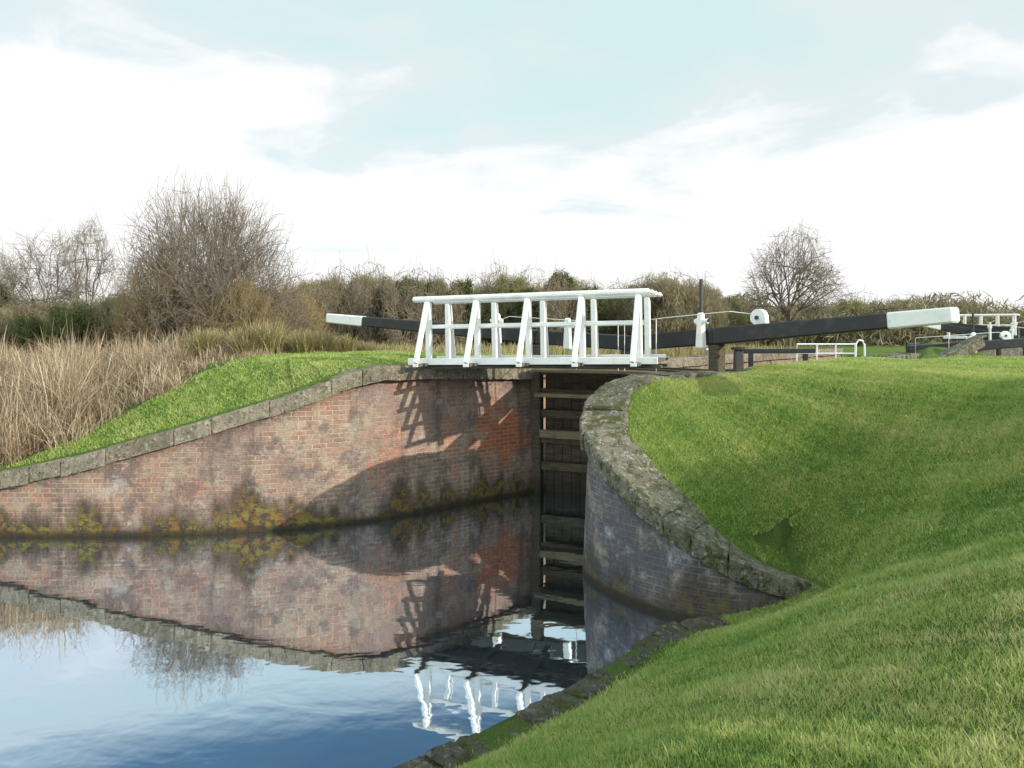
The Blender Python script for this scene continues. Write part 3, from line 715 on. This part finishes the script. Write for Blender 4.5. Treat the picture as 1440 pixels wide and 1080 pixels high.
for j,(uu,yy,vv,o,bh,wd) in enumerate([
 (200,27,412,B_dry,3.2,.9),(265,26,400,B_ol,3.2,.9),(330,27,402,B_dry,3.2,.9),(395,29,406,B_ol,3.4,.8),(20,29,426,B_dry,3.4,1.),(75,30,424,B_dry,3.2,1.),(140,28,420,B_dry,3.2,1.),(170,29,418,B_ol,3.4,1.),
 (440,38,392,B_ol,3.4,.7),(480,40,390,B_dry,3.2,.7),(525,41,386,B_ol,3.4,.7),(560,42,398,B_dry,3.2,.7),(610,43,390,B_ol,3.4,.6),(668,44,404,B_dry,3.2,.6),
 (715,44,386,B_ol,3.4,.6),(760,43,402,B_dry,3.2,.6),(800,45,388,B_ol,3.4,.6),(850,44,410,B_dry,3.2,.7),(890,43,400,B_ol,3.4,.7),(930,40,388,B_dry,3.2,.7),(975,40,398,B_dry,3.2,.7),
 (1010,44,416,B_ol,3.4,.8),(1050,50,432,B_dry,3.2,.9),(1095,50,438,B_ol,3.4,.9),(1150,52,432,B_dry,3.2,.9),(1190,50,420,B_ol,3.4,.8),(1230,54,428,B_dry,3.2,.8),(1275,62,420,B_ol,3.4,.8),(1320,66,430,B_dry,3.2,.9),
 (1355,70,424,B_ol,3.4,.9),(1400,66,438,B_dry,3.2,1.),(1440,70,436,B_ol,3.4,1.),(1490,66,430,B_dry,3.2,1.)]):
    put(o,uu,yy,zt(vv,yy),bh,j*1.7,wd,group='scrub along the hedgerow')
for j,(uu,yy,vv,hw) in enumerate([(430,36,374,58),(480,38,362,56),(525,40,358,52),(568,36,370,44),(620,37,376,44),(700,46,360,50),(745,47,368,46),(665,46,376,42),(785,38,368,42),(905,42,380,54),(950,41,372,60),(992,42,388,44),(1205,52,404,56),(1275,60,408,54),(1350,68,414,58),(1430,70,423,52),(590,44,366,46),(835,46,386,46),(868,45,390,42)]):
    putw(T_br,wbr,4,uu,yy,vv,hw,j*2.1,group='bare hedgerow trees')
for j,(uu,yy,vv,wd) in enumerate([(572,39,388,.6),(612,40,394,.55),(650,39,392,.6),(788,41,380,.5),(745,39,404,.6),(830,40,402,.6),(955,40,412,.6)]):
    put(E_dk,uu,yy,zt(vv,yy),4,j*2.3,wd,group='evergreens in the hedgerow')
putw(T_rd,wr_,6.6,1110,42,318,76,.7)
# unseen scrub added to shade the right bank, and two trees
for j,(c,L,H) in enumerate([(6.2,10.6,3.1),(7.3,11.0,3.7),(8.4,10.8,3.6),(9.5,11.2,3.9),(10.6,11.0,3.6),(11.6,11.4,3.4),(7.0,12.6,4.0),(9.0,12.8,4.3),(10.9,13.0,4.2)]):
    x=c*.39+L*.92; y=c*.92-L*.39
    z=float(ground(np.array([x]),np.array([y]))[0][0])
    copy_thing(B_ol,(x,y,z-.2),j*1.1,(H/3.4*.95,H/3.4*.95,H/3.4),'unseen olive brown scrub bush added to shade the right bank','unseen scrub shading the bank')
for j,(x,y,H) in enumerate([(15.2,.9,5.0),(16.9,4.6,5.2)]):
    z=float(ground(np.array([x]),np.array([y]))[0][0])
    copy_thing(T_rd,(x,y,z-.3),j*1.1,(H/6.6*.8,H/6.6*.8,H/6.6),'bare tree on the sunny side of the bank','trees along the towpath')
n=110000; t=rng.uniform(-150,1650,n); yy=rng.normal(50,2.2,n); X_=(t-720)/F*yy
top=zt(434,50)+.5*np.sin(X_*.5)+.4*np.sin(X_*1.3+1)+.3*np.sin(X_*2.9)
z0,_,_,_,_,_=ground(X_,yy); Zp=z0+(top-z0)*rng.random(n)**.8
P=np.stack([X_,yy,Zp],1); a=rng.normal(size=(n,3))+[0,0,1]; a/=np.linalg.norm(a,axis=1)[:,None]; b=np.cross(a,rng.normal(size=(n,3))); b/=np.linalg.norm(b,axis=1)[:,None]
s=rng.uniform(.15,.4,n)[:,None]
V=np.stack([P-a*s,P+b*s*.12,P+a*s,P-b*s*.12],1).reshape(-1,3)
add('hedge',fast_mesh('hedge',V,np.arange(4*n).reshape(-1,4),M_dry,attr=np.repeat(rng.random(n),4)),kind='stuff',label='long brown winter hedge beyond the canal',category='hedge')

# ------------------------------------------------------------------ light, sky, camera
EL=math.radians(20.3); hx,hy=.92,-.39
sd=Vector((hx*math.cos(EL),hy*math.cos(EL),math.sin(EL)))
sun=bpy.data.lights.new('sun','SUN'); sun.energy=5.0; sun.angle=math.radians(.5); sun.color=(1,.93,.80)
so=bpy.data.objects.new('sun',sun); COL.objects.link(so); so.rotation_euler=sd.to_track_quat('Z','Y').to_euler(); so.location=(20,-15,20)
w=bpy.data.worlds.new('World'); scene.world=w; w.use_nodes=True; nt=w.node_tree; nt.nodes.clear()
sky=N(nt,'ShaderNodeTexSky',sky_type='NISHITA'); sky.sun_disc=False; sky.sun_elevation=EL; sky.sun_rotation=math.atan2(hx,hy); sky.air_density=1.0; sky.dust_density=.3; sky.ozone_density=1.5
tc=N(nt,'ShaderNodeTexCoord').outputs['Generated']; sp=sepz(nt,tc); z=sp[2]
vm=N(nt,'ShaderNodeVectorMath',operation='SCALE'); nt.links.new(tc,vm.inputs[0])
nt.links.new(mth(nt,'DIVIDE',1.,mth(nt,'ADD',mth(nt,'MAXIMUM',z,0.),.20)),vm.inputs['Scale'])
cn=noise(nt,vm.outputs[0],1.1,7,.5,.6,(1,1.3,1)); cn2=noise(nt,vm.outputs[0],3.6,7,.6,.5)
v=mth(nt,'ADD',mth(nt,'ADD',cn,mth(nt,'MULTIPLY',mth(nt,'SUBTRACT',cn2,.5),.35)),mth(nt,'MULTIPLY',mth(nt,'SUBTRACT',.345,z),1.5))
mask=mth(nt,'MULTIPLY',mrange(nt,v,.18,.76,.0,1.),mrange(nt,z,.38,.46,1.,.03))
veil=mrange(nt,z,.405,.47,.76,.0)
mask=mth(nt,'MAXIMUM',mask,veil)
back=mth(nt,'MULTIPLY',mrange(nt,sp[1],.35,-.1),.9); over=mrange(nt,z,.68,.85,0,.85)  # unseen bright cloud added behind and overhead to lift the shaded grass
fill_cloud=mth(nt,'MAXIMUM',back,over)
mask=mth(nt,'MAXIMUM',mask,fill_cloud)
b1=N(nt,'ShaderNodeBackground'); b1.inputs[1].default_value=.11; nt.links.new(mix(nt,1.,sky.outputs[0],(.80,1.08,1.06),'MULTIPLY'),b1.inputs[0])
b2=N(nt,'ShaderNodeBackground'); nt.links.new(mix(nt,mrange(nt,v,.34,.72),(.80,1.0,.98),(1.,1.,1.)),b2.inputs[0])
nt.links.new(mth(nt,'ADD',1.05,mth(nt,'MULTIPLY',fill_cloud,.6)),b2.inputs[1])
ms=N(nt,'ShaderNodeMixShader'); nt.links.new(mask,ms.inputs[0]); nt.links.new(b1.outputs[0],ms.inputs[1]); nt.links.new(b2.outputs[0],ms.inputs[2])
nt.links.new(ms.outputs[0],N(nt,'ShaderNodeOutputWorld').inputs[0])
cam=bpy.data.cameras.new('camera'); co=bpy.data.objects.new('camera',cam); COL.objects.link(co)
cam.sensor_width=36; cam.lens=36*F/1440; cam.shift_y=-(540-470)/1440.0; cam.clip_end=2000; cam.clip_start=.05
co.location=(0,0,EYE); co.rotation_euler=(math.radians(90),0,0); scene.camera=co
scene.view_settings.view_transform='Standard'; scene.view_settings.look='None'; scene.view_settings.exposure=0
